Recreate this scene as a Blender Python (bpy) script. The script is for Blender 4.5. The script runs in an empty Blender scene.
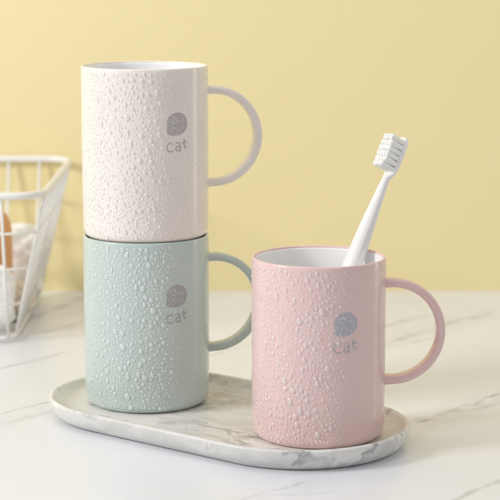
# Three stacked/standing mugs on a marble tray, close-up.  1 Blender unit = 1 cm.
import bpy, bmesh, math, random
import numpy as np
from mathutils import Vector, Matrix, noise
random.seed(7)
rng = np.random.default_rng(11)
sc = bpy.context.scene
sc.unit_settings.scale_length = 0.01
COL = sc.collection
PI = math.pi
R = math.radians

# ------------------------------------------------------------------ helpers
def link(name, me, mat=None, parent=None):
    o = bpy.data.objects.new(name, me)
    COL.objects.link(o)
    if mat is not None and me is not None:
        for m in (mat if isinstance(mat, (list, tuple)) else [mat]):
            me.materials.append(m)
    if parent: o.parent = parent
    return o
def empty(name, loc, rz=0.0):
    o = bpy.data.objects.new(name, None)
    o.empty_display_size = 1.0
    COL.objects.link(o); o.location = loc; o.rotation_euler = (0, 0, rz)
    return o
def tag(o, label=None, cat=None, group=None, kind=None):
    if label: o['label'] = label
    if cat: o['category'] = cat
    if group: o['group'] = group
    if kind: o['kind'] = kind
    return o
def mesh(name, verts, faces, smooth=True, mats=None):
    me = bpy.data.meshes.new(name)
    me.from_pydata([tuple(v) for v in verts], [], faces)
    if mats is not None: me.polygons.foreach_set('material_index', mats)
    if smooth: me.polygons.foreach_set('use_smooth', [True] * len(me.polygons))
    me.update()
    return me
def lathe(name, prof, n=160, cap=False):
    vs, fs = [], []
    for r, z in prof:
        for i in range(n):
            a = 2 * PI * i / n
            vs.append((r * math.cos(a), r * math.sin(a), z))
    for j in range(len(prof) - 1):
        for i in range(n):
            k = (i + 1) % n
            fs.append((j*n+i, j*n+k, (j+1)*n+k, (j+1)*n+i))
    for j, flip in ((0, True), (len(prof) - 1, False)):
        if cap and prof[j][0] > 1e-4:
            ring = [j*n+i for i in range(n)]
            fs.append(tuple(reversed(ring)) if flip else tuple(ring))
    return mesh(name, vs, fs)
def arc(cx, cz, r, a0, a1, n):
    return [(cx + r*math.cos(R(a0 + (a1-a0)*i/n)), cz + r*math.sin(R(a0 + (a1-a0)*i/n))) for i in range(n+1)]
def tube_data(pts, rad, n=10, closed=False, vs=None, fs=None):
    if vs is None: vs, fs = [], []
    pts = [Vector(p) for p in pts]; m = len(pts); base = len(vs)
    up = None
    for i in range(m):
        if closed: t = pts[(i+1) % m] - pts[i-1]
        else: t = pts[min(i+1, m-1)] - pts[max(i-1, 0)]
        t.normalize()
        if up is None:
            up = Vector((0, 0, 1)) if abs(t.z) < .9 else Vector((1, 0, 0))
        s = t.cross(up).normalized(); up = s.cross(t).normalized()
        r = rad[i] if isinstance(rad, (list, tuple)) else rad
        for k in range(n):
            a = 2*PI*k/n
            vs.append(tuple(pts[i] + (s*math.cos(a) + up*math.sin(a)) * r))
    for i in range(m if closed else m-1):
        j = (i+1) % m
        for k in range(n):
            l = (k+1) % n
            fs.append((base+i*n+k, base+i*n+l, base+j*n+l, base+j*n+k))
    if not closed:
        fs.append(tuple(base+k for k in reversed(range(n))))
        fs.append(tuple(base+(m-1)*n+k for k in range(n)))
    return vs, fs

# ------------------------------------------------------------------ materials
def newmat(name):
    m = bpy.data.materials.new(name); m.use_nodes = True
    nt = m.node_tree; b = nt.nodes['Principled BSDF']
    return m, nt, b
def nd(nt, typ, **kw):
    n = nt.nodes.new(typ)
    for k, v in kw.items():
        if k.startswith('i_'): n.inputs[k[2:].replace('_', ' ')].default_value = v
        elif k.startswith('n'): n.inputs[int(k[1:])].default_value = v
        else: setattr(n, k, v)
    return n
def math_n(nt, op, a, b=None, clamp=False):
    n = nt.nodes.new('ShaderNodeMath'); n.operation = op; n.use_clamp = clamp
    for i, v in enumerate((a, b)):
        if v is None: continue
        if isinstance(v, (int, float)): n.inputs[i].default_value = v
        else: nt.links.new(v, n.inputs[i])
    return n.outputs[0]
def mixc(nt, fac, a, b, blend='MIX'):
    n = nt.nodes.new('ShaderNodeMix'); n.data_type = 'RGBA'; n.blend_type = blend
    for i, v in ((0, fac), (6, a), (7, b)):
        if isinstance(v, (int, float, tuple)): n.inputs[i].default_value = v
        else: nt.links.new(v, n.inputs[i])
    return n.outputs[2]
def plastic(name, col, rough=.26, sss=0.10, coat=.45, var=.03):
    m, nt, b = newmat(name)
    tc = nd(nt, 'ShaderNodeTexCoord')
    nz = nd(nt, 'ShaderNodeTexNoise', i_Scale=.6, i_Detail=3.0)
    nt.links.new(tc.outputs['Object'], nz.inputs['Vector'])
    dark = tuple(c*(1-var*2) for c in col[:3]) + (1,)
    c = mixc(nt, nz.outputs['Fac'], dark, tuple(min(1, x*(1+var)) for x in col[:3]) + (1,))
    nt.links.new(c, b.inputs['Base Color'])
    n2 = nd(nt, 'ShaderNodeTexNoise', i_Scale=38.0, i_Detail=2.0)
    nt.links.new(tc.outputs['Object'], n2.inputs['Vector'])
    r = nd(nt, 'ShaderNodeMapRange', n3=rough-.04, n4=rough+.06)
    nt.links.new(n2.outputs['Fac'], r.inputs[0]); nt.links.new(r.outputs[0], b.inputs['Roughness'])
    bp = nd(nt, 'ShaderNodeBump', i_Strength=.06, i_Distance=.02)
    nt.links.new(n2.outputs['Fac'], bp.inputs['Height']); nt.links.new(bp.outputs[0], b.inputs['Normal'])
    b.inputs['Subsurface Weight'].default_value = sss
    b.inputs['Subsurface Radius'].default_value = (1.0, .7, .6)
    b.inputs['Subsurface Scale'].default_value = .25
    b.inputs['Coat Weight'].default_value = coat
    b.inputs['Coat Roughness'].default_value = .13
    b.inputs['IOR'].default_value = 1.46
    return m
M_WHITE = plastic('cream white plastic', (.865, .80, .75, 1))
M_GREEN = plastic('sage green plastic', (.525, .615, .585, 1))
M_PINK = plastic('dusty pink plastic', (.80, .58, .565, 1))
M_LINER = plastic('white liner plastic', (.95, .945, .955, 1), .35)
M_BRUSH = plastic('white brush plastic', (.90, .89, .89, 1), .22, .2, .6, .01)
M_WIRE = plastic('white coated wire', (.88, .87, .84, 1), .4, 0, .1)

def water(name, col):
    """clear bead: shows what it sits on, pale body and dark edge painted for refracted light, sharp reflections"""
    m, nt, b = newmat(name)
    tc = nd(nt, 'ShaderNodeTexCoord')
    nz = nd(nt, 'ShaderNodeTexNoise', i_Scale=3.0)
    nt.links.new(tc.outputs['Object'], nz.inputs['Vector'])
    nt.links.new(mixc(nt, nz.outputs['Fac'], tuple(x*.97 for x in col[:3]) + (1,), col), b.inputs['Base Color'])
    b.inputs['Roughness'].default_value = .09
    b.inputs['Specular IOR Level'].default_value = .9
    b.inputs['Coat Weight'].default_value = 1.0
    b.inputs['Coat Roughness'].default_value = .03
    b.inputs['Coat IOR'].default_value = 1.6
    tr = nd(nt, 'ShaderNodeBsdfTransparent')
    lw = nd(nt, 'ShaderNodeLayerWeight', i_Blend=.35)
    edge = nd(nt, 'ShaderNodeMapRange', n1=.15, n2=.95, n3=1.0, n4=.45); nt.links.new(lw.outputs['Facing'], edge.inputs[0])  # dark rim painted into the tint, standing in for refraction
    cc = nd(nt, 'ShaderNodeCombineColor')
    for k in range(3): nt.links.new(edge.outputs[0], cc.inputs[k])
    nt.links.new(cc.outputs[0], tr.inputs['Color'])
    mx = nd(nt, 'ShaderNodeMixShader'); mx.inputs[0].default_value = .60
    nt.links.new(tr.outputs[0], mx.inputs[1]); nt.links.new(b.outputs[0], mx.inputs[2])
    nt.links.new(mx.outputs[0], nt.nodes['Material Output'].inputs['Surface'])
    return m
W_WHITE = water('water on cream plastic', (1.0, .985, .955, 1))
W_GREEN = water('water on green plastic', (.93, .98, .965, 1))
W_PINK = water('water on pink plastic', (1.0, .91, .895, 1))

def ink(name, col):
    m, nt, b = newmat(name)
    tc = nd(nt, 'ShaderNodeTexCoord')
    nz = nd(nt, 'ShaderNodeTexNoise', i_Scale=9.0, i_Detail=4.0)
    nt.links.new(tc.outputs['Object'], nz.inputs['Vector'])
    c = mixc(nt, nz.outputs['Fac'], tuple(x*.85 for x in col[:3]) + (1,), tuple(x*1.18 for x in col[:3]) + (1,))
    nt.links.new(c, b.inputs['Base Color'])
    b.inputs['Roughness'].default_value = .4
    return m
I_WHITE = ink('grey ink on cream', (.47, .43, .43, 1));  L_WHITE = ink('pale knock-out on cream', (.68, .63, .61, 1))
I_GREEN = ink('taupe ink on green', (.365, .375, .37, 1)); L_GREEN = ink('pale knock-out on green', (.50, .58, .55, 1))
I_PINK = ink('blue grey ink on pink', (.45, .45, .50, 1)); L_PINK = ink('pale knock-out on pink', (.63, .585, .61, 1))

def vein_field(nt, P, segs):
    """P: vector socket in cm; segs: (x0,y0,x1,y1,width,strength)"""
    out = None
    for (x0, y0, x1, y1, w, s) in segs:
        a = Vector((x0, y0, 0)); ba = Vector((x1-x0, y1-y0, 0))
        pa = nd(nt, 'ShaderNodeVectorMath', operation='SUBTRACT', n1=a); nt.links.new(P, pa.inputs[0])
        dt = nd(nt, 'ShaderNodeVectorMath', operation='DOT_PRODUCT', n1=ba / ba.length_squared)
        nt.links.new(pa.outputs[0], dt.inputs[0])
        h = math_n(nt, 'ADD', dt.outputs['Value'], 0.0, True)
        sc_ = nd(nt, 'ShaderNodeVectorMath', operation='SCALE'); sc_.inputs[0].default_value = ba
        nt.links.new(h, sc_.inputs['Scale'])
        df = nd(nt, 'ShaderNodeVectorMath', operation='DISTANCE')
        nt.links.new(pa.outputs[0], df.inputs[0]); nt.links.new(sc_.outputs[0], df.inputs[1])
        mr = nd(nt, 'ShaderNodeMapRange', interpolation_type='SMOOTHERSTEP', n1=0.0, n2=w, n3=s, n4=0.0)
        nt.links.new(df.outputs['Value'], mr.inputs[0])
        # vein fades towards both ends
        e = math_n(nt, 'MULTIPLY', h, math_n(nt, 'SUBTRACT', 1.0, h))
        e = math_n(nt, 'MULTIPLY', e, 7.0, True)
        v = math_n(nt, 'MULTIPLY', mr.outputs[0], e)
        out = v if out is None else math_n(nt, 'MAXIMUM', out, v)
    return out

def table_mat():
    m, nt, b = newmat('white marble table')
    tc = nd(nt, 'ShaderNodeTexCoord')
    flat = nd(nt, 'ShaderNodeVectorMath', operation='MULTIPLY', n1=(1, 1, 0)); nt.links.new(tc.outputs['Object'], flat.inputs[0])
    P = flat.outputs[0]
    def warp(scale, amt, det):
        nz = nd(nt, 'ShaderNodeTexNoise', i_Scale=scale, i_Detail=det, i_Roughness=.6)
        nt.links.new(P, nz.inputs['Vector'])
        s = nd(nt, 'ShaderNodeVectorMath', operation='SUBTRACT', n1=(.5, .5, .5)); nt.links.new(nz.outputs['Color'], s.inputs[0])
        k = nd(nt, 'ShaderNodeVectorMath', operation='MULTIPLY', n1=(amt, amt, 0)); nt.links.new(s.outputs[0], k.inputs[0])
        return k.outputs[0]
    a1 = nd(nt, 'ShaderNodeVectorMath', operation='ADD'); nt.links.new(P, a1.inputs[0]); nt.links.new(warp(.16, 2.6, 4.0), a1.inputs[1])
    a2 = nd(nt, 'ShaderNodeVectorMath', operation='ADD'); nt.links.new(a1.outputs[0], a2.inputs[0]); nt.links.new(warp(1.4, .35, 4.0), a2.inputs[1])
    Q = a2.outputs[0]
    thin = [(-16, -7, -.5, 6.0, .22, .55), (-9, -4.3, -3.0, 3.0, .5, .25),
            (12.5, -8.5, 25, 8.0, .28, .62), (15, -4.2, 27, 7.2, .9, .30), (15.5, -4.5, 20, 2.0, .16, .7),
            (12.5, 15.0, 25.5, 31, .7, .42), (13.8, 23.0, 20.5, 29, .8, .42), (15, 16.5, 21, 22.5, .22, .5),
            (5.2, -20.0, 9.8, -15.2, .25, .45), (6.4, -18.6, 12.0, -17.2, .14, .35),
            (-13, 7.5, -5.6, 16.6, .35, .5), (-10.5, 27.5, -5.8, 37.5, .7, .5), (-8.5, 22, -4.2, 31, .5, .4),
            (15.5, -20.5, 21.5, -12.8, .3, .5), (1.5, 12.5, 9.0, 22, .45, .3), (-30, -25, -12, -10, .4, .5),
            (24, -14, 42, 6, .4, .5), (28, 12, 50, 34, .6, .5), (-38, -8, -14, 12, .5, .5), (-25, -48, 8, -26, .5, .4)]
    wide = [(13, -7, 26, 7, 3.2, .22), (12.5, 16, 26, 31, 3.5, .16), (-13, 24, -4, 38, 4.0, .16), (-14, -9, -1, 5.5, 2.6, .12),
            (3, -22, 12, -14, 2.0, .08)]
    t = vein_field(nt, Q, thin); w = vein_field(nt, Q, wide)
    br = nd(nt, 'ShaderNodeTexNoise', i_Scale=.55, i_Detail=5.0, i_Roughness=.62); nt.links.new(P, br.inputs['Vector'])
    bm = nd(nt, 'ShaderNodeMapRange', n1=.36, n2=.60, n3=.25, n4=1.0); nt.links.new(br.outputs['Fac'], bm.inputs[0])
    t2 = math_n(nt, 'MULTIPLY', t, bm.outputs[0])
    tot = math_n(nt, 'ADD', t2, math_n(nt, 'MULTIPLY', w, bm.outputs[0]), True)
    cl = nd(nt, 'ShaderNodeTexNoise', i_Scale=.09, i_Detail=6.0, i_Roughness=.55); nt.links.new(Q, cl.inputs['Vector'])
    cm = nd(nt, 'ShaderNodeMapRange', n1=.40, n2=.72, n3=0.0, n4=.5); nt.links.new(cl.outputs['Fac'], cm.inputs[0])
    base = mixc(nt, cm.outputs[0], (.80, .82, .865, 1), (.74, .76, .80, 1))
    col = mixc(nt, tot, base, (.36, .36, .385, 1))
    nt.links.new(col, b.inputs['Base Color'])
    rr = nd(nt, 'ShaderNodeMapRange', n3=.20, n4=.30); nt.links.new(br.outputs['Fac'], rr.inputs[0])
    nt.links.new(rr.outputs[0], b.inputs['Roughness'])
    b.inputs['IOR'].default_value = 1.45
    return m
def tray_mat():
    m, nt, b = newmat('grey veined marble tray')
    tc = nd(nt, 'ShaderNodeTexCoord'); P = tc.outputs['Object']
    wz = nd(nt, 'ShaderNodeTexNoise', i_Scale=.22, i_Detail=5.0, i_Roughness=.6); nt.links.new(P, wz.inputs['Vector'])
    s = nd(nt, 'ShaderNodeVectorMath', operation='MULTIPLY', n1=(5.0, 5.0, 3.0)); nt.links.new(wz.outputs['Color'], s.inputs[0])
    a = nd(nt, 'ShaderNodeVectorMath', operation='ADD'); nt.links.new(P, a.inputs[0]); nt.links.new(s.outputs[0], a.inputs[1])
    mp = nd(nt, 'ShaderNodeMapping'); mp.inputs['Rotation'].default_value = (0, 0, R(28)); mp.inputs['Scale'].default_value = (.16, .80, .6)
    nt.links.new(a.outputs[0], mp.inputs['Vector'])
    n1 = nd(nt, 'ShaderNodeTexNoise', i_Scale=.55, i_Detail=5.0, i_Roughness=.5); nt.links.new(mp.outputs[0], n1.inputs['Vector'])
    # ridged veins: |n-.5|
    rg = math_n(nt, 'ABSOLUTE', math_n(nt, 'SUBTRACT', n1.outputs['Fac'], .5))
    v = nd(nt, 'ShaderNodeMapRange', interpolation_type='SMOOTHSTEP', n1=0.0, n2=.045, n3=1.0, n4=0.0); nt.links.new(rg, v.inputs[0])
    n2 = nd(nt, 'ShaderNodeTexNoise', i_Scale=.3, i_Detail=4.0); nt.links.new(P, n2.inputs['Vector'])
    k = nd(nt, 'ShaderNodeMapRange', n1=.42, n2=.62, n3=.15, n4=.9); nt.links.new(n2.outputs['Fac'], k.inputs[0])
    vv = math_n(nt, 'MULTIPLY', v.outputs[0], k.outputs[0])
    cl = nd(nt, 'ShaderNodeMapRange', interpolation_type='SMOOTHSTEP', n1=.44, n2=.66, n3=0.0, n4=.7); nt.links.new(n1.outputs['Fac'], cl.inputs[0])
    c = mixc(nt, cl.outputs[0], (.80, .785, .76, 1), (.52, .515, .50, 1))
    c = mixc(nt, vv, c, (.36, .36, .35, 1))
    nt.links.new(c, b.inputs['Base Color'])
    n3 = nd(nt, 'ShaderNodeTexNoise', i_Scale=7.0, i_Detail=5.0); nt.links.new(P, n3.inputs['Vector'])
    bp = nd(nt, 'ShaderNodeBump', i_Strength=.10, i_Distance=.05); nt.links.new(n3.outputs['Fac'], bp.inputs['Height'])
    nt.links.new(bp.outputs[0], b.inputs['Normal'])
    b.inputs['Roughness'].default_value = .38
    return m
def wall_mat():
    m, nt, b = newmat('pale yellow wall')
    tc = nd(nt, 'ShaderNodeTexCoord')
    n1 = nd(nt, 'ShaderNodeTexNoise', i_Scale=.05, i_Detail=3.0); nt.links.new(tc.outputs['Object'], n1.inputs['Vector'])
    c = mixc(nt, n1.outputs['Fac'], (.87, .745, .395, 1), (.89, .77, .43, 1))
    nt.links.new(c, b.inputs['Base Color'])
    n2 = nd(nt, 'ShaderNodeTexNoise', i_Scale=3.0, i_Detail=4.0); nt.links.new(tc.outputs['Object'], n2.inputs['Vector'])
    bp = nd(nt, 'ShaderNodeBump', i_Strength=.05, i_Distance=.05); nt.links.new(n2.outputs['Fac'], bp.inputs['Height'])
    nt.links.new(bp.outputs[0], b.inputs['Normal'])
    b.inputs['Roughness'].default_value = .75
    return m
def cloth_mat(name, c0, c1, scale=6.0, rough=.95, bump=.5):
    m, nt, b = newmat(name)
    tc = nd(nt, 'ShaderNodeTexCoord')
    n1 = nd(nt, 'ShaderNodeTexNoise', i_Scale=scale, i_Detail=5.0); nt.links.new(tc.outputs['Object'], n1.inputs['Vector'])
    c = mixc(nt, n1.outputs['Fac'], c0 + (1,), c1 + (1,)); nt.links.new(c, b.inputs['Base Color'])
    bp = nd(nt, 'ShaderNodeBump', i_Strength=bump, i_Distance=.15); nt.links.new(n1.outputs['Fac'], bp.inputs['Height'])
    nt.links.new(bp.outputs[0], b.inputs['Normal'])
    b.inputs['Roughness'].default_value = rough
    return m

# ------------------------------------------------------------------ setting
WALL_Y = 38.5
def sheet(name, x0, x1, y0, y1, z, mat, n=8):
    vs = [(x0+(x1-x0)*i/n, y0+(y1-y0)*j/n, z) for j in range(n+1) for i in range(n+1)]
    fs = [(j*(n+1)+i, j*(n+1)+i+1, (j+1)*(n+1)+i+1, (j+1)*(n+1)+i) for j in range(n) for i in range(n)]
    return link(name, mesh(name, vs, fs, False), mat)
tb = sheet('table_surface', -150, 170, -80, WALL_Y, 0, table_mat()); tag(tb, kind='structure')
vs = [(-150, WALL_Y, -.5), (170, WALL_Y, -.5), (170, WALL_Y, 130), (-150, WALL_Y, 130)]
wl = link('wall', mesh('wall', vs, [(0, 1, 2, 3)], False), wall_mat()); tag(wl, kind='structure')

# ------------------------------------------------------------------ tray
TA = R(-39.0)
tray_c = Vector((.38+5.8*.786 - .35*.618, -.65-5.8*.618 - .35*.786, 0))
FLOOR = .5
def build_tray():
    L = 5.45
    # profile: (inset from the outer rim, z), from the underside up over the rim and down to the floor
    Rr = 6.3
    prof = [(1.15, .10), (1.0, .03), (.86, .0), (.70, .03), (.52, .12), (.34, .28), (.19, .50), (.08, .76), (.01, 1.02), (.0, 1.13), (.035, 1.21),
            (.11, 1.255), (.20, 1.25), (.28, 1.20), (.35, 1.10), (.45, .95), (.60, .80), (.80, .69), (1.05, .625), (1.4, FLOOR), (3.0, FLOOR)]
    n = 64
    def outline(r):
        pts = []
        for i in range(n+1):
            a = -PI/2 + PI*i/n; pts.append((L + r*math.cos(a), r*math.sin(a)))
        for i in range(n+1):
            a = PI/2 + PI*i/n; pts.append((-L + r*math.cos(a), r*math.sin(a)))
        return pts
    vs, fs = [], []
    for ins, z in prof:
        for (x, y) in outline(Rr - ins): vs.append((x, y, z))
    N = 2*(n+1)
    for j in range(len(prof)-1):
        for i in range(N):
            k = (i+1) % N
            fs.append((j*N+i, j*N+k, (j+1)*N+k, (j+1)*N+i))
    fs.append(tuple(reversed(range(N)))); fs.append(tuple((len(prof)-1)*N+i for i in range(N)))
    return mesh('marble_tray', vs, fs)
tray = link('marble_tray', build_tray(), tray_mat())
tray.location = tray_c; tray.rotation_euler = (0, 0, TA)
tag(tray, 'long oval grey veined marble tray with raised rim under the mugs', 'tray')

# ------------------------------------------------------------------ mugs
MR, MH = 3.75, 10.22
def body_me():
    prof = [(0.0, .18), (2.7, .18), (2.85, .12), (3.0, .0), (3.12, 0.0)]
    prof += [(3.12 + .60*math.sin(R(a)), .70 - .70*math.cos(R(a))) for a in (12, 24, 36, 48, 60, 70, 80, 90)]
    prof += [(3.735, 1.3), (3.742, 2.5), (3.75, 5.0), (3.75, 7.5), (3.75, 9.0), (3.75, 9.85), (3.745, 9.98)]
    prof += [(3.66 + .085*math.cos(R(a)), MH-.1 + .1*math.sin(R(a))) for a in (20, 40, 60, 80, 100, 120, 140, 160)]
    prof += [(3.57, MH-.14), (3.565, MH-.35), (3.56, MH-.5)]
    return lathe('body', prof, 200)
def liner_me():
    prof = [(3.585, MH-.16), (3.56, MH-.12), (3.53, MH-.13), (3.515, MH-.2), (3.50, MH-1.0), (3.46, 5.0), (3.40, 1.6)]
    prof += [(2.9 + .5*math.cos(R(a)), 1.1 - .5*math.sin(R(a))) for a in (0, 20, 40, 60, 80, 90)]
    prof += [(0.0, .60)]
    return lathe('liner', prof, 160)
HZ = 5.92
def handle_me():
    """C handle in local +X; round-cornered strap section"""
    cx, rr = MR + .36, 2.77
    path = [(MR-.12, HZ+rr, 0, 1), (MR+.02, HZ+rr, 0, 1), (MR+.18, HZ+rr, 0, 1)]
    K = 56
    for i in range(K+1):
        a = PI/2 - PI*i/K
        path.append((cx + rr*math.cos(a), HZ + rr*math.sin(a), math.cos(a), math.sin(a)))
    path += [(MR+.18, HZ-rr, 0, -1), (MR+.02, HZ-rr, 0, -1), (MR-.12, HZ-rr, 0, -1)]
    vs, fs = [], []; n = 28
    for idx, (x, z, nx, nz) in enumerate(path):
        d = min(idx, len(path)-1-idx)
        fl = 1.0 + (.16 if d == 0 else .10 if d == 1 else .03 if d == 2 else 0)
        for k in range(n):
            a = 2*PI*k/n; e = .62
            ca, sa = math.cos(a), math.sin(a)
            u = .50*fl*math.copysign(abs(ca)**e, ca)       # across (axial)
            w = .255*fl*math.copysign(abs(sa)**e, sa)      # radial
            vs.append((x + nx*w, u, z + nz*w))
    m = len(path)
    for i in range(m-1):
        for k in range(n):
            l = (k+1) % n
            fs.append((i*n+k, (i+1)*n+k, (i+1)*n+l, i*n+l))
    fs.append(tuple(range(n))); fs.append(tuple((m-1)*n+k for k in reversed(range(n))))
    return mesh('handle', vs, fs)

# --- printed mark, drawn in (u, v) cm and wrapped on the cylinder at azimuth phi0 (local, mug faces +X = handle)
def wrap(u, v, phi0, lift):
    a = phi0 + u/MR
    return ((MR+lift)*math.cos(a), (MR+lift)*math.sin(a), v)
def ribbon(pts, w, phi0, lift, vs, fs, mi, mat):
    P = [Vector((p[0], p[1])) for p in pts]
    Q = []
    for a, b in zip(P[:-1], P[1:]):                       # resample
        n = max(1, int((b-a).length/.03))
        for i in range(n): Q.append(a + (b-a)*i/n)
    Q.append(P[-1])
    base = len(vs)
    for i, p in enumerate(Q):
        t = (Q[min(i+1, len(Q)-1)] - Q[max(i-1, 0)]).normalized(); nn = Vector((-t.y, t.x))*w/2
        for q in (p+nn, p-nn): vs.append(wrap(q.x, q.y, phi0, lift))
    for i in range(len(Q)-1):
        fs.append((base+2*i, base+2*i+1, base+2*i+3, base+2*i+2)); mat.append(mi)
    for e, l2 in ((Q[0], lift+.001), (Q[-1], lift+.001)):
        b = len(vs)
        for k in range(12):
            a = 2*PI*k/12; vs.append(wrap(e.x+w/2*math.cos(a), e.y+w/2*math.sin(a), phi0, l2))
        fs.append(tuple(range(b, b+12))); mat.append(mi)
def arcpts(cx, cy, rx, ry, a0, a1, n=14):
    return [(cx+rx*math.cos(R(a0+(a1-a0)*i/n)), cy+ry*math.sin(R(a0+(a1-a0)*i/n))) for i in range(n+1)]
def logo_me(phi0, zc):
    vs, fs, mat = [], [], []
    W, H = .70, .655
    def out(a):
        ca, sa = math.cos(a), math.sin(a)
        x, y = W*ca, H*sa
        if ca < 0 and sa < 0:                               # squared lower left corner
            e = .36; x = -W*.97*abs(ca)**e + .03*W*min(0, 0); y = -H*abs(sa)**e
        d = (a-PI) % (2*PI)
        if d > PI: d -= 2*PI
        k = 1 - .06*math.exp(-(d/.055)**2)                  # nick in the left side
        d2 = (a - R(291)); k -= .07*math.exp(-(d2/.06)**2)    # nick in the base
        return x*k, y*k
    rings, n = 14, 144
    vs.append(wrap(0, zc, phi0, .008))
    for j in range(1, rings+1):
        for i in range(n):
            x, y = out(2*PI*i/n); vs.append(wrap(x*j/rings, zc+y*j/rings, phi0, .008))
    for i in range(n):
        fs.append((0, 1+i, 1+(i+1) % n)); mat.append(0)
    for j in range(rings-1):
        for i in range(n):
            k = (i+1) % n
            fs.append((1+j*n+i, 1+(j+1)*n+i, 1+(j+1)*n+k, 1+j*n+k)); mat.append(0)
    L = .013
    def rb(p, w=.05): 
        nonlocal L
        L += .0012
        ribbon([(x, zc+y) for x, y in p], w, phi0, L, vs, fs, 1, mat)
    rb(arcpts(-.20, .22, .15, .19, 60, 330), .055)          # round letter with a bar
    rb([(-.20, .40), (-.10, .24), (.02, .18), (.10, .24)], .045)
    rb(arcpts(-.20, .22, .05, .07, 0, 340), .03)
    rb([(.12, .10), (.17, .22), (.22, .10), (.27, .21), (.33, .13)], .04)
    rb(arcpts(.38, .20, .08, .09, 20, 320), .04)
    rb([(.18, .02), (.32, .03), (.46, .10)], .035)
    rb([(-.48, -.12), (-.38, -.06), (-.30, -.14), (-.30, -.36)], .045)
    rb([(-.46, -.26), (-.36, -.22), (-.20, -.22)], .04)
    rb([(-.20, -.08), (-.21, -.30)], .04)
    rb([(-.08, -.06), (-.07, -.24), (.01, -.30), (.08, -.22), (.08, -.08)], .04)
    rb(arcpts(.22, -.20, .08, .11, 0, 350), .04)
    rb([(.34, -.10), (.36, -.26)], .035)
    rb([(-.10, -.38), (.04, -.42), (.20, -.38)], .03)
    return mesh('logo', vs, fs, True, mat)
def text_me(phi0, zc):
    """the word cat in thin rounded strokes"""
    vs, fs, mat = [], [], []
    w = .07; L = .008
    def rb(p):
        nonlocal L
        L += .0012; ribbon([(x, zc+y) for x, y in p], w, phi0, L, vs, fs, 0, mat)
    rb(arcpts(-.46, -.02, .22, .25, 50, 312, 22))
    rb([(-.08, .20), (0, .245), (.09, .24), (.16, .18), (.18, .09), (.18, -.255)])
    rb([(.18, .03), (.08, .04), (-.03, .01), (-.10, -.06), (-.11, -.14), (-.06, -.22), (.03, -.245), (.12, -.20), (.18, -.12)])
    rb([(.46, .42), (.46, .03), (.49, -.06), (.56, -.09), (.64, -.05)])
    rb([(.33, .22), (.64, .24)])
    return mesh('lettering', vs, fs, True, mat)

# --- droplets
def drop_variant(seed):
    r = random.Random(seed)
    nu, nv = 18, 6
    ph = [r.uniform(0, 6.28) for _ in range(3)]; am = [r.uniform(.03, .12), r.uniform(.02, .08), r.uniform(.01, .05)]
    tail = r.uniform(0, .22)
    vs, fs = [], []
    for j in range(nv+1):
        t = j/nv * PI/2
        rad, h = math.cos(t)**.85 if j < nv else 0, math.sin(t)
        if j == nv: vs.append((0, 0, .46)); continue
        for i in range(nu):
            a = 2*PI*i/nu
            k = 1 + sum(am[q]*math.sin((q+2)*a+ph[q]) for q in range(3))
            k *= 1 + tail*max(0, math.cos(a-PI/2))**3 - .1*tail
            # sag: bulge nearer the bottom (-y)
            vs.append((rad*k*math.cos(a)*.9, rad*k*math.sin(a) - .10*h, .46*h - (.04 if j == 0 else 0)))
    for j in range(nv-1):
        for i in range(nu):
            l = (i+1) % nu
            fs.append((j*nu+i, j*nu+l, (j+1)*nu+l, (j+1)*nu+i))
    for i in range(nu): fs.append(((nv-1)*nu+i, (nv-1)*nu+(i+1) % nu, nv*nu))
    return np.array(vs), fs
VAR = [drop_variant(s) for s in range(14)]
def gen_drops(n_try, phi_c, seed, lphi, lz):
    """droplets on the cylinder wall; phi in radians, 0 = towards the camera, positive to the right"""
    r = np.random.default_rng(seed); cell = {}; res = []
    sizes = np.concatenate([r.uniform(.155, .20, 16), r.uniform(.115, .155, 80), r.uniform(.075, .115, 420), r.uniform(.042, .075, 1200),
                            r.uniform(.022, .042, int(n_try))])
    G = .25
    for s in sizes:
        for _ in range(14):
            u = r.uniform(-PI, PI); z = r.uniform(.35, MH-.28)
            d = math.degrees(u) - phi_c
            def band(lo, hi, fl, fr): return math.exp(-(max(0, lo-d)/fl)**2 - (max(0, d-hi)/fr)**2)
            wob = 7*noise.noise(Vector((z*.35, seed, 1.7)))
            if s > .105: dens = band(-38, 2+wob, 14, 12)*(1 if z > 2 else .4)
            elif s > .07: dens = band(-48, 12+wob, 13, 10)
            else: dens = band(-58, 20+wob, 14, 13)
            if s < .042: dens = max(dens*.9, .05)
            else: dens = max(dens, .02 if s < .07 else .0)
            cl = .5 + .9*noise.noise(Vector((u*3.2+seed, z*.55, seed)))
            if s > .05 and abs(z-lz+.55) < 1.35 and abs(u-lphi)*MR < .8 and r.uniform() < .85: continue
            if r.uniform() > dens*max(.15, min(1, cl+.35)): continue
            # drops are shorter lived near the bottom edge
            if z < 1.4 and r.uniform() > .55: continue
            x = u*MR; gi, gj = int(x//G), int(z//G); ok = True
            for a in (-2, -1, 0, 1, 2):
                for b in (-2, -1, 0, 1, 2):
                    for (x2, z2, s2) in cell.get((gi+a, gj+b), ()):
                        if (x-x2)**2 + (z-z2)**2 < (1.08*(s+s2)+.008)**2: ok = False; break
                    if not ok: break
                if not ok: break
            if ok:
                cell.setdefault((gi, gj), []).append((x, z, s)); res.append((u, z, s)); break
    return res
def drop_matrix(u, z, s, el, tilt):
    """u: mug-local azimuth angle (math sense); local z of the drop = outward normal, y = up the wall"""
    n = Vector((math.cos(u), math.sin(u), 0)); up = Vector((0, 0, 1)); t = up.cross(n)
    rm = Matrix((t, up, n)).transposed().to_4x4() @ Matrix.Rotation(tilt, 4, 'Z')
    rad = MR if z > 1.0 else MR - .06*(1.0-z)
    return Matrix.Translation(n*(rad-.002) + up*z) @ rm @ Matrix.Diagonal((s*.88, s*el, s*.82, 1))

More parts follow.
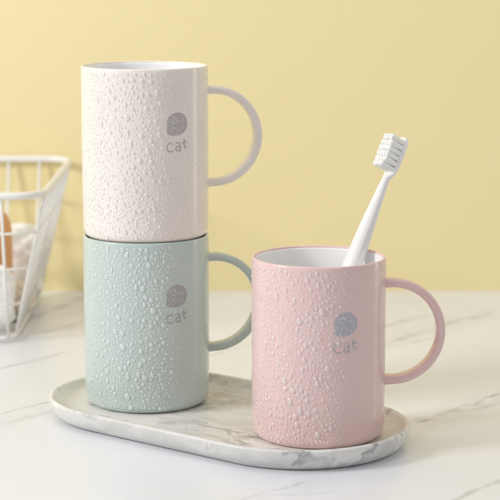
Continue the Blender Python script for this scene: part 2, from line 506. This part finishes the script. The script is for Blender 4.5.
def make_mug(loc, phi_handle, phi_logo, mats, label, seed, group, logo_z=7.05, phi_drop=0, ndrop=2600):
    """phi: degrees, 0 = towards the camera (-Y), positive = to the right (+X)"""
    rz = R(phi_handle - 90)                                  # local +X is the handle
    mug = empty('mug', loc, rz); tag(mug, label, 'mug', group)
    pm, im, lm, wm = mats
    link('body', body_me(), pm, mug)
    link('liner', liner_me(), M_LINER, mug)
    link('handle', handle_me(), pm, mug)
    lg = R(phi_logo - phi_handle)
    link('logo', logo_me(lg, logo_z), [im, lm], mug)
    link('lettering', text_me(lg, logo_z-1.32), im, mug)
    drops = gen_drops(ndrop, phi_drop, seed, R(phi_logo), logo_z)
    drops.sort(key=lambda d: -d[2]*max(.15, math.cos(d[0])))
    rr = random.Random(seed)
    vmesh = []
    for v, f in VAR:
        me = mesh('water_droplet', v, f); me.materials.append(wm); vmesh.append(me)
    AV, AF, off = [], [], 0
    for i, (u, z, s) in enumerate(drops):
        k = rr.randrange(len(VAR)); el = rr.uniform(.92, 1.28) if s > .06 else rr.uniform(.9, 1.2)
        tilt = R(rr.gauss(14, 16))
        M = drop_matrix(u + R(-phi_handle), z, s, el, tilt)
        if i < 100:
            o = bpy.data.objects.new('water_droplet', vmesh[k]); COL.objects.link(o); o.parent = mug; o.matrix_local = M
        else:
            v, f = VAR[k]; A = np.array(M)
            AV.append(v @ A[:3, :3].T + A[:3, 3]); AF.extend([tuple(q+off for q in fc) for fc in f]); off += len(v)
    # fine specks that settled on the outside of the handle
    cx, r2 = MR+.36, 2.77+.25
    for _ in range(150):
        a = rr.uniform(-PI/2, PI/2); y = rr.uniform(-.42, .42); s = rr.uniform(.015, .032)
        nrm = Vector((math.cos(a), 0, math.sin(a))); tt = Vector((0, 1, 0)); up = nrm.cross(tt)
        M = Matrix.Translation(Vector((cx, y, HZ)) + nrm*r2) @ Matrix((tt, up, nrm)).transposed().to_4x4() @ Matrix.Diagonal((s, s, s*.8, 1))
        v, f = VAR[rr.randrange(len(VAR))]; A = np.array(M)
        AV.append(v @ A[:3, :3].T + A[:3, 3]); AF.extend([tuple(q+off for q in fc) for fc in f]); off += len(v)
    o = link('water_droplets', mesh('water_droplets', np.concatenate(AV).tolist(), AF), wm, mug); tag(o, kind='stuff')
    return mug
GRP = 'mugs on the marble tray'
make_mug((0, 0, FLOOR), 103.5, 31.5, (M_GREEN, I_GREEN, L_GREEN, W_GREEN),
         'sage green mug beaded with water, under the cream mug', 3, GRP, phi_drop=0)
make_mug((0, 0, FLOOR+MH-.16), 105, 33, (M_WHITE, I_WHITE, L_WHITE, W_WHITE),
         'cream white mug beaded with water, stacked on the green mug', 5, GRP, phi_drop=3)
make_mug((10.05, -7.9, FLOOR), 93, 21.5, (M_PINK, I_PINK, L_PINK, W_PINK),
         'dusty pink mug beaded with water, holding a toothbrush', 9, GRP, phi_drop=-3)

# small splash on the tray floor behind the mugs
def puddle():
    vs, fs, off = [], [], 0
    for (x, y, s) in ((4.25, 1.6, .30), (4.75, 1.35, .16), (4.0, 1.15, .10), (5.1, 1.9, .09), (4.5, 2.1, .12)):
        v, f = VAR[random.randrange(len(VAR))]
        vs += [(x+p[0]*s*1.4, y+p[1]*s, FLOOR+p[2]*s*.35) for p in v]
        fs += [tuple(q+off for q in fc) for fc in f]; off += len(v)
    return mesh('water_splash', vs, fs)
tag(link('water_splash', puddle(), water('water on marble', (.92, .91, .89, 1))), 'small clear water splash on the tray beside the green mug', 'water')

# ------------------------------------------------------------------ toothbrush
def make_brush():
    K = 1.122
    base = Vector((10.05-1.55, -7.9-1.5, FLOOR+1.0)); rimp = Vector((12.30, -6.25, FLOOR+MH))
    ax = (rimp-base).normalized()
    br = (Vector((-.80, -.58, .05)) - ax*Vector((-.80, -.58, .05)).dot(ax)).normalized()   # bristle direction
    sd = ax.cross(br)
    root = empty('toothbrush', base); root.matrix_world = Matrix.Translation(base) @ Matrix((sd, br, ax)).transposed().to_4x4()
    tag(root, 'white toothbrush with pale bristles leaning inside the pink mug', 'toothbrush')
    # handle: (z, half width x, half thickness y, y offset)
    st = [((z if z < 13.35 else 13.35+(z-13.35)*.86)*K, a*.88, b_*.88, c*.9) for z, a, b_, c in [(0, .10, .08, 0), (.05, .26, .2, 0), (.25, .42, .36, 0), (.7, .50, .46, 0), (3, .56, .50, 0), (6, .60, .54, 0), (8.0, .62, .56, 0), (9.6, .57, .52, 0),
          (10.8, .49, .45, 0), (11.8, .40, .37, 0), (12.6, .32, .30, -.01), (13.1, .27, .26, -.03), (13.35, .27, .24, -.06), (13.5, .34, .22, -.11),
          (13.65, .45, .20, -.16), (13.85, .54, .20, -.19), (14.3, .60, .20, -.20), (15.0, .61, .20, -.20), (15.5, .59, .20, -.20), (15.8, .51, .19, -.20), (15.98, .36, .16, -.20), (16.06, .14, .07, -.20)]]
    # smooth resample
    zz = np.array([s[0] for s in st]); vals = np.array(st)
    Z = np.concatenate([np.linspace(0, .7, 10), np.linspace(.9, 12.9*K, 40), np.linspace(13.0*K, 15.68*K, 56)])
    vs, fs, n = [], [], 32
    for z in Z:
        hw, ht, oy = (np.interp(z, zz, vals[:, c]) for c in (1, 2, 3))
        for k in range(n):
            a = 2*PI*k/n; e = .85 if z < 13.3*K else .7
            vs.append((hw*math.copysign(abs(math.cos(a))**e, math.cos(a)), oy + ht*math.copysign(abs(math.sin(a))**e, math.sin(a)), z))
    for i in range(len(Z)-1):
        for k in range(n):
            l = (k+1) % n; fs.append((i*n+k, i*n+l, (i+1)*n+l, (i+1)*n+k))
    fs.append(tuple(reversed(range(n)))); fs.append(tuple((len(Z)-1)*n+k for k in range(n)))
    link('handle', mesh('handle', vs, fs), M_BRUSH, root)
    # bristles: tufts of fine filaments
    vs, fs = [], []
    rr = random.Random(4)
    for j in range(6):
        for i in range(4):
            if j in (0, 5) and i in (0, 3): cx = (i-1.5)*.19
            else: cx = (i-1.5)*.235
            cz = (13.84 + j*.295)*K
            hl = .92 + (.06 if j in (0, 5) else 0) + rr.uniform(-.02, .02)
            n = 22; ph = [rr.uniform(.93, 1.07) for _ in range(n)]; base = len(vs); rows = 12
            for q in range(rows):
                f = q/(rows-1); y = -.05 + (hl+.05)*f
                rad = 1.0 if f < .85 else 1.0 - .16*((f-.85)/.15)**2
                if q == rows-1: rad = .7
                grow = .98 + .26*f
                for k in range(n):
                    a = 2*PI*k/n
                    vs.append((cx + .118*grow*rad*ph[k]*math.cos(a), y + (rr.gauss(0, .003) if q > rows-4 else 0), cz + .150*grow*rad*ph[k]*math.sin(a)))
            for q in range(rows-1):
                for k in range(n):
                    l = (k+1) % n; fs.append((base+q*n+k, base+(q+1)*n+k, base+(q+1)*n+l, base+q*n+l))
            fs.append(tuple(base+(rows-1)*n+k for k in reversed(range(n))))
            for q in range(14):                               # single filament tips standing proud
                a = rr.uniform(0, 2*PI); rad = math.sqrt(rr.random())
                x0, z0 = cx + .105*rad*math.cos(a), cz + .13*rad*math.sin(a)
                tube_data([(x0, hl-.15, z0), (x0+rr.gauss(0, .012), hl+rr.uniform(.0, .028), z0+rr.gauss(0, .012))], [.017, .013], 5, False, vs, fs)
    m, nt, b = newmat('pale bristle nylon')
    tc = nd(nt, 'ShaderNodeTexCoord'); nz = nd(nt, 'ShaderNodeTexNoise', i_Scale=4.0); nt.links.new(tc.outputs['Object'], nz.inputs['Vector'])
    nt.links.new(mixc(nt, nz.outputs['Fac'], (.93, .93, .88, 1), (.97, .97, .93, 1)), b.inputs['Base Color'])
    mp = nd(nt, 'ShaderNodeMapping'); mp.inputs['Scale'].default_value = (22, .8, 22); nt.links.new(tc.outputs['Object'], mp.inputs['Vector'])
    nf = nd(nt, 'ShaderNodeTexNoise', i_Scale=1.0, i_Detail=2.0); nt.links.new(mp.outputs[0], nf.inputs['Vector'])
    bp = nd(nt, 'ShaderNodeBump', i_Strength=.55, i_Distance=.03); nt.links.new(nf.outputs['Fac'], bp.inputs['Height']); nt.links.new(bp.outputs[0], b.inputs['Normal'])
    b.inputs['Roughness'].default_value = .5; b.inputs['Subsurface Weight'].default_value = .3
    b.inputs['Subsurface Radius'].default_value = (.5, .5, .45); b.inputs['Subsurface Scale'].default_value = .2
    link('bristles', mesh('bristles', vs, fs), m, root)
    return root
make_brush()

# ------------------------------------------------------------------ wire basket and contents
def rrect(x0, x1, y0, y1, r, z, n=8):
    pts = []
    for (cx, cy, a0) in ((x1-r, y0+r, -90), (x1-r, y1-r, 0), (x0+r, y1-r, 90), (x0+r, y0+r, 180)):
        for i in range(n+1):
            a = R(a0 + 90*i/n); pts.append((cx+r*math.cos(a), cy+r*math.sin(a), z))
    return pts
B0 = dict(x0=-33, x1=-10.35, y0=18.7, y1=35.9, z=.35); B1 = dict(x0=-35, x1=-7.9, y0=16.2, y1=37.9, z=10.75)
def bl(t):
    g = {k: B0[k] + (B1[k]-B0[k])*t for k in B0}; return g
def make_basket():
    root = empty('wire_basket', (-21.6, 27.4, 0)); tag(root, 'white wire storage basket holding towels at the left by the wall', 'basket')
    inv = Vector((21.6, -27.4, 0))
    def add(name, vs, fs):
        vs = [tuple(Vector(v)+inv) for v in vs]; return link(name, mesh(name, vs, fs), M_WIRE, root)
    g = bl(1.0)
    add('rim', *tube_data(rrect(g['x0'], g['x1'], g['y0'], g['y1'], 2.2, g['z']), .26, 12, True))
    g = bl(0.0)
    add('base_rim', *tube_data(rrect(g['x0'], g['x1'], g['y0'], g['y1'], 1.0, g['z']), .17, 10, True))
    for t in (.24, .49, .74):
        g = bl(t); add('wire_ring', *tube_data(rrect(g['x0'], g['x1'], g['y0'], g['y1'], 1.0+1.2*t, g['z']), .095, 8, True))
    a, b = bl(0.0), bl(1.0)
    def up(p0, p1, nm='upright_wire'): add(nm, *tube_data([p0, p1], .115, 8))
    ny = 9
    for i in range(ny):
        f = .06 + .88*i/(ny-1)
        for sx in ('x0', 'x1'):
            up((a[sx], a['y0']+(a['y1']-a['y0'])*f, a['z']), (b[sx], b['y0']+(b['y1']-b['y0'])*f, b['z']))
    for i in range(9):
        x = -10.75 - 2.43*i
        for sy in ('y0', 'y1'):
            up((x, a[sy], a['z']), (x + (.3 if sy == 'y1' else 0), b[sy], b['z']))
    for i in range(6):
        y = a['y0'] + (a['y1']-a['y0'])*(i+.5)/6
        up((a['x0'], y, a['z']), (a['x1'], y, a['z']), 'base_wire')
    return root
make_basket()

def blob(name, c, s, seed, amp, freq, mat, fold=0.0):
    bm = bmesh.new(); bmesh.ops.create_icosphere(bm, subdivisions=5, radius=1)
    for v in bm.verts:
        d = v.co.normalized()
        p = Vector((abs(d.x)**.7*math.copysign(1, d.x), abs(d.y)**.7*math.copysign(1, d.y), abs(d.z)**.7*math.copysign(1, d.z)))
        k = 1 + amp*noise.noise(d*freq + Vector((seed, 0, 0))) + amp*.5*noise.noise(d*freq*2.3 + Vector((0, seed, 0)))
        k += fold*math.sin(d.z*9 + 3*noise.noise(d*1.5+Vector((seed, seed, 0))))
        v.co = Vector((p.x*s[0], p.y*s[1], p.z*s[2]))*k
    me = bpy.data.meshes.new(name); bm.to_mesh(me); bm.free()
    me.polygons.foreach_set('use_smooth', [True]*len(me.polygons))
    o = link(name, me, mat); o.location = c
    return o
towel_m = cloth_mat('white terry cloth', (.88, .86, .83), (.95, .94, .92), 5.0)
beige_m = cloth_mat('pale beige cloth', (.72, .64, .52), (.84, .78, .68), 4.0)
o = blob('towel', (-12.0, 31.8, 3.5), (2.3, 2.4, 2.7), 3, .22, 1.6, towel_m, .02)
tag(o, 'fluffy white towel bundled at the right end of the wire basket', 'towel', 'cloths in the wire basket')
o = blob('face_cloth', (-11.4, 27.6, 1.6), (1.5, 1.8, 1.2), 9, .20, 1.8, beige_m, .03)
tag(o, 'pale beige cloth folded low behind the front basket wires', 'cloth', 'cloths in the wire basket')
o = blob('towel', (-12.5, 21.2, 2.8), (2.0, 1.3, 2.4), 21, .16, 1.5, towel_m, .03)
tag(o, 'white cloth bundle low in the basket below the brown bottle', 'towel', 'cloths in the wire basket')
# brown bottle standing in the basket
bt = empty('bottle', (-13.3, 25.4, .7)); tag(bt, 'orange brown bottle cut by the left edge, inside the basket', 'bottle')
amber = cloth_mat('orange brown plastic', (.62, .27, .09), (.80, .42, .18), 1.2, .35, .05)
link('body', lathe('body', [(0, 0), (1.7, 0), (1.95, .2), (2.0, .6), (2.1, 3), (2.12, 6.0), (2.02, 6.9), (1.7, 7.5), (1.1, 7.8), (.8, 7.85), (0, 7.85)], 48), amber, bt)
link('cap', lathe('cap', [(0, 7.72), (.9, 7.72), (.95, 7.8), (.95, 8.7), (.85, 8.85), (0, 8.87)], 40), cloth_mat('brown cap', (.30, .13, .06), (.40, .18, .09), 2.0, .4, .05), bt)

# ------------------------------------------------------------------ light
w = bpy.data.worlds.new('World'); sc.world = w; w.use_nodes = True
nt = w.node_tree; bg = nt.nodes['Background']
tc = nd(nt, 'ShaderNodeTexCoord'); sp = nd(nt, 'ShaderNodeSeparateXYZ'); nt.links.new(tc.outputs['Generated'], sp.inputs[0])
mr = nd(nt, 'ShaderNodeMapRange', n1=-1.0, n2=1.0); nt.links.new(sp.outputs['Z'], mr.inputs[0])
nt.links.new(mixc(nt, mr.outputs[0], (.80, .78, .76, 1), (1.0, 1.0, 1.02, 1)), bg.inputs['Color'])
bg.inputs['Strength'].default_value = .34
def area(name, loc, target, sx, sy, power, col):
    l = bpy.data.lights.new(name, 'AREA'); l.shape = 'RECTANGLE'; l.size = sx; l.size_y = sy; l.energy = power; l.color = col
    o = bpy.data.objects.new(name, l); COL.objects.link(o); o.location = loc
    o.rotation_euler = (Vector(target)-Vector(loc)).to_track_quat('-Z', 'Y').to_euler()
    return o
area('key_softbox', (-115, -50, 72), (3, 0, 6), 36, 36, 130000, (1.0, .99, .98))
area('right_fill', (75, -120, 95), (18, 20, 10), 60, 60, 22000, (1, .99, .97))
area('front_glint_fill', (-48, -95, 75), (4, -3, 8), 12, 12, 11000, (1, 1, 1))  # small lamp added to put highlights on the droplets
area('top_fill', (5, 0, 110), (5, 0, 0), 80, 60, 26000, (1, 1, 1))  # broad overhead lamp added as fill, mostly for the table
area('strip_softbox', (75, 18, 26), (5, -3, 8), 9, 60, 5000, (1.0, .97, .94))

# ------------------------------------------------------------------ camera
cam = bpy.data.cameras.new('camera'); co = bpy.data.objects.new('camera', cam); COL.objects.link(co)
cam.sensor_width = 36; cam.lens = 1921.67/500*36
co.location = (6.2137, -113.4055, 28.5855); co.rotation_euler = (PI/2 - .1647, 0, 0)
cam.clip_start = 1; cam.clip_end = 1000
cam.dof.use_dof = True; cam.dof.focus_distance = 110; cam.dof.aperture_fstop = .138/1.0
sc.camera = co
sc.view_settings.view_transform = 'Standard'; sc.view_settings.look = 'None'; sc.view_settings.exposure = 0; sc.view_settings.gamma = 1
sc.render.engine = 'CYCLES'
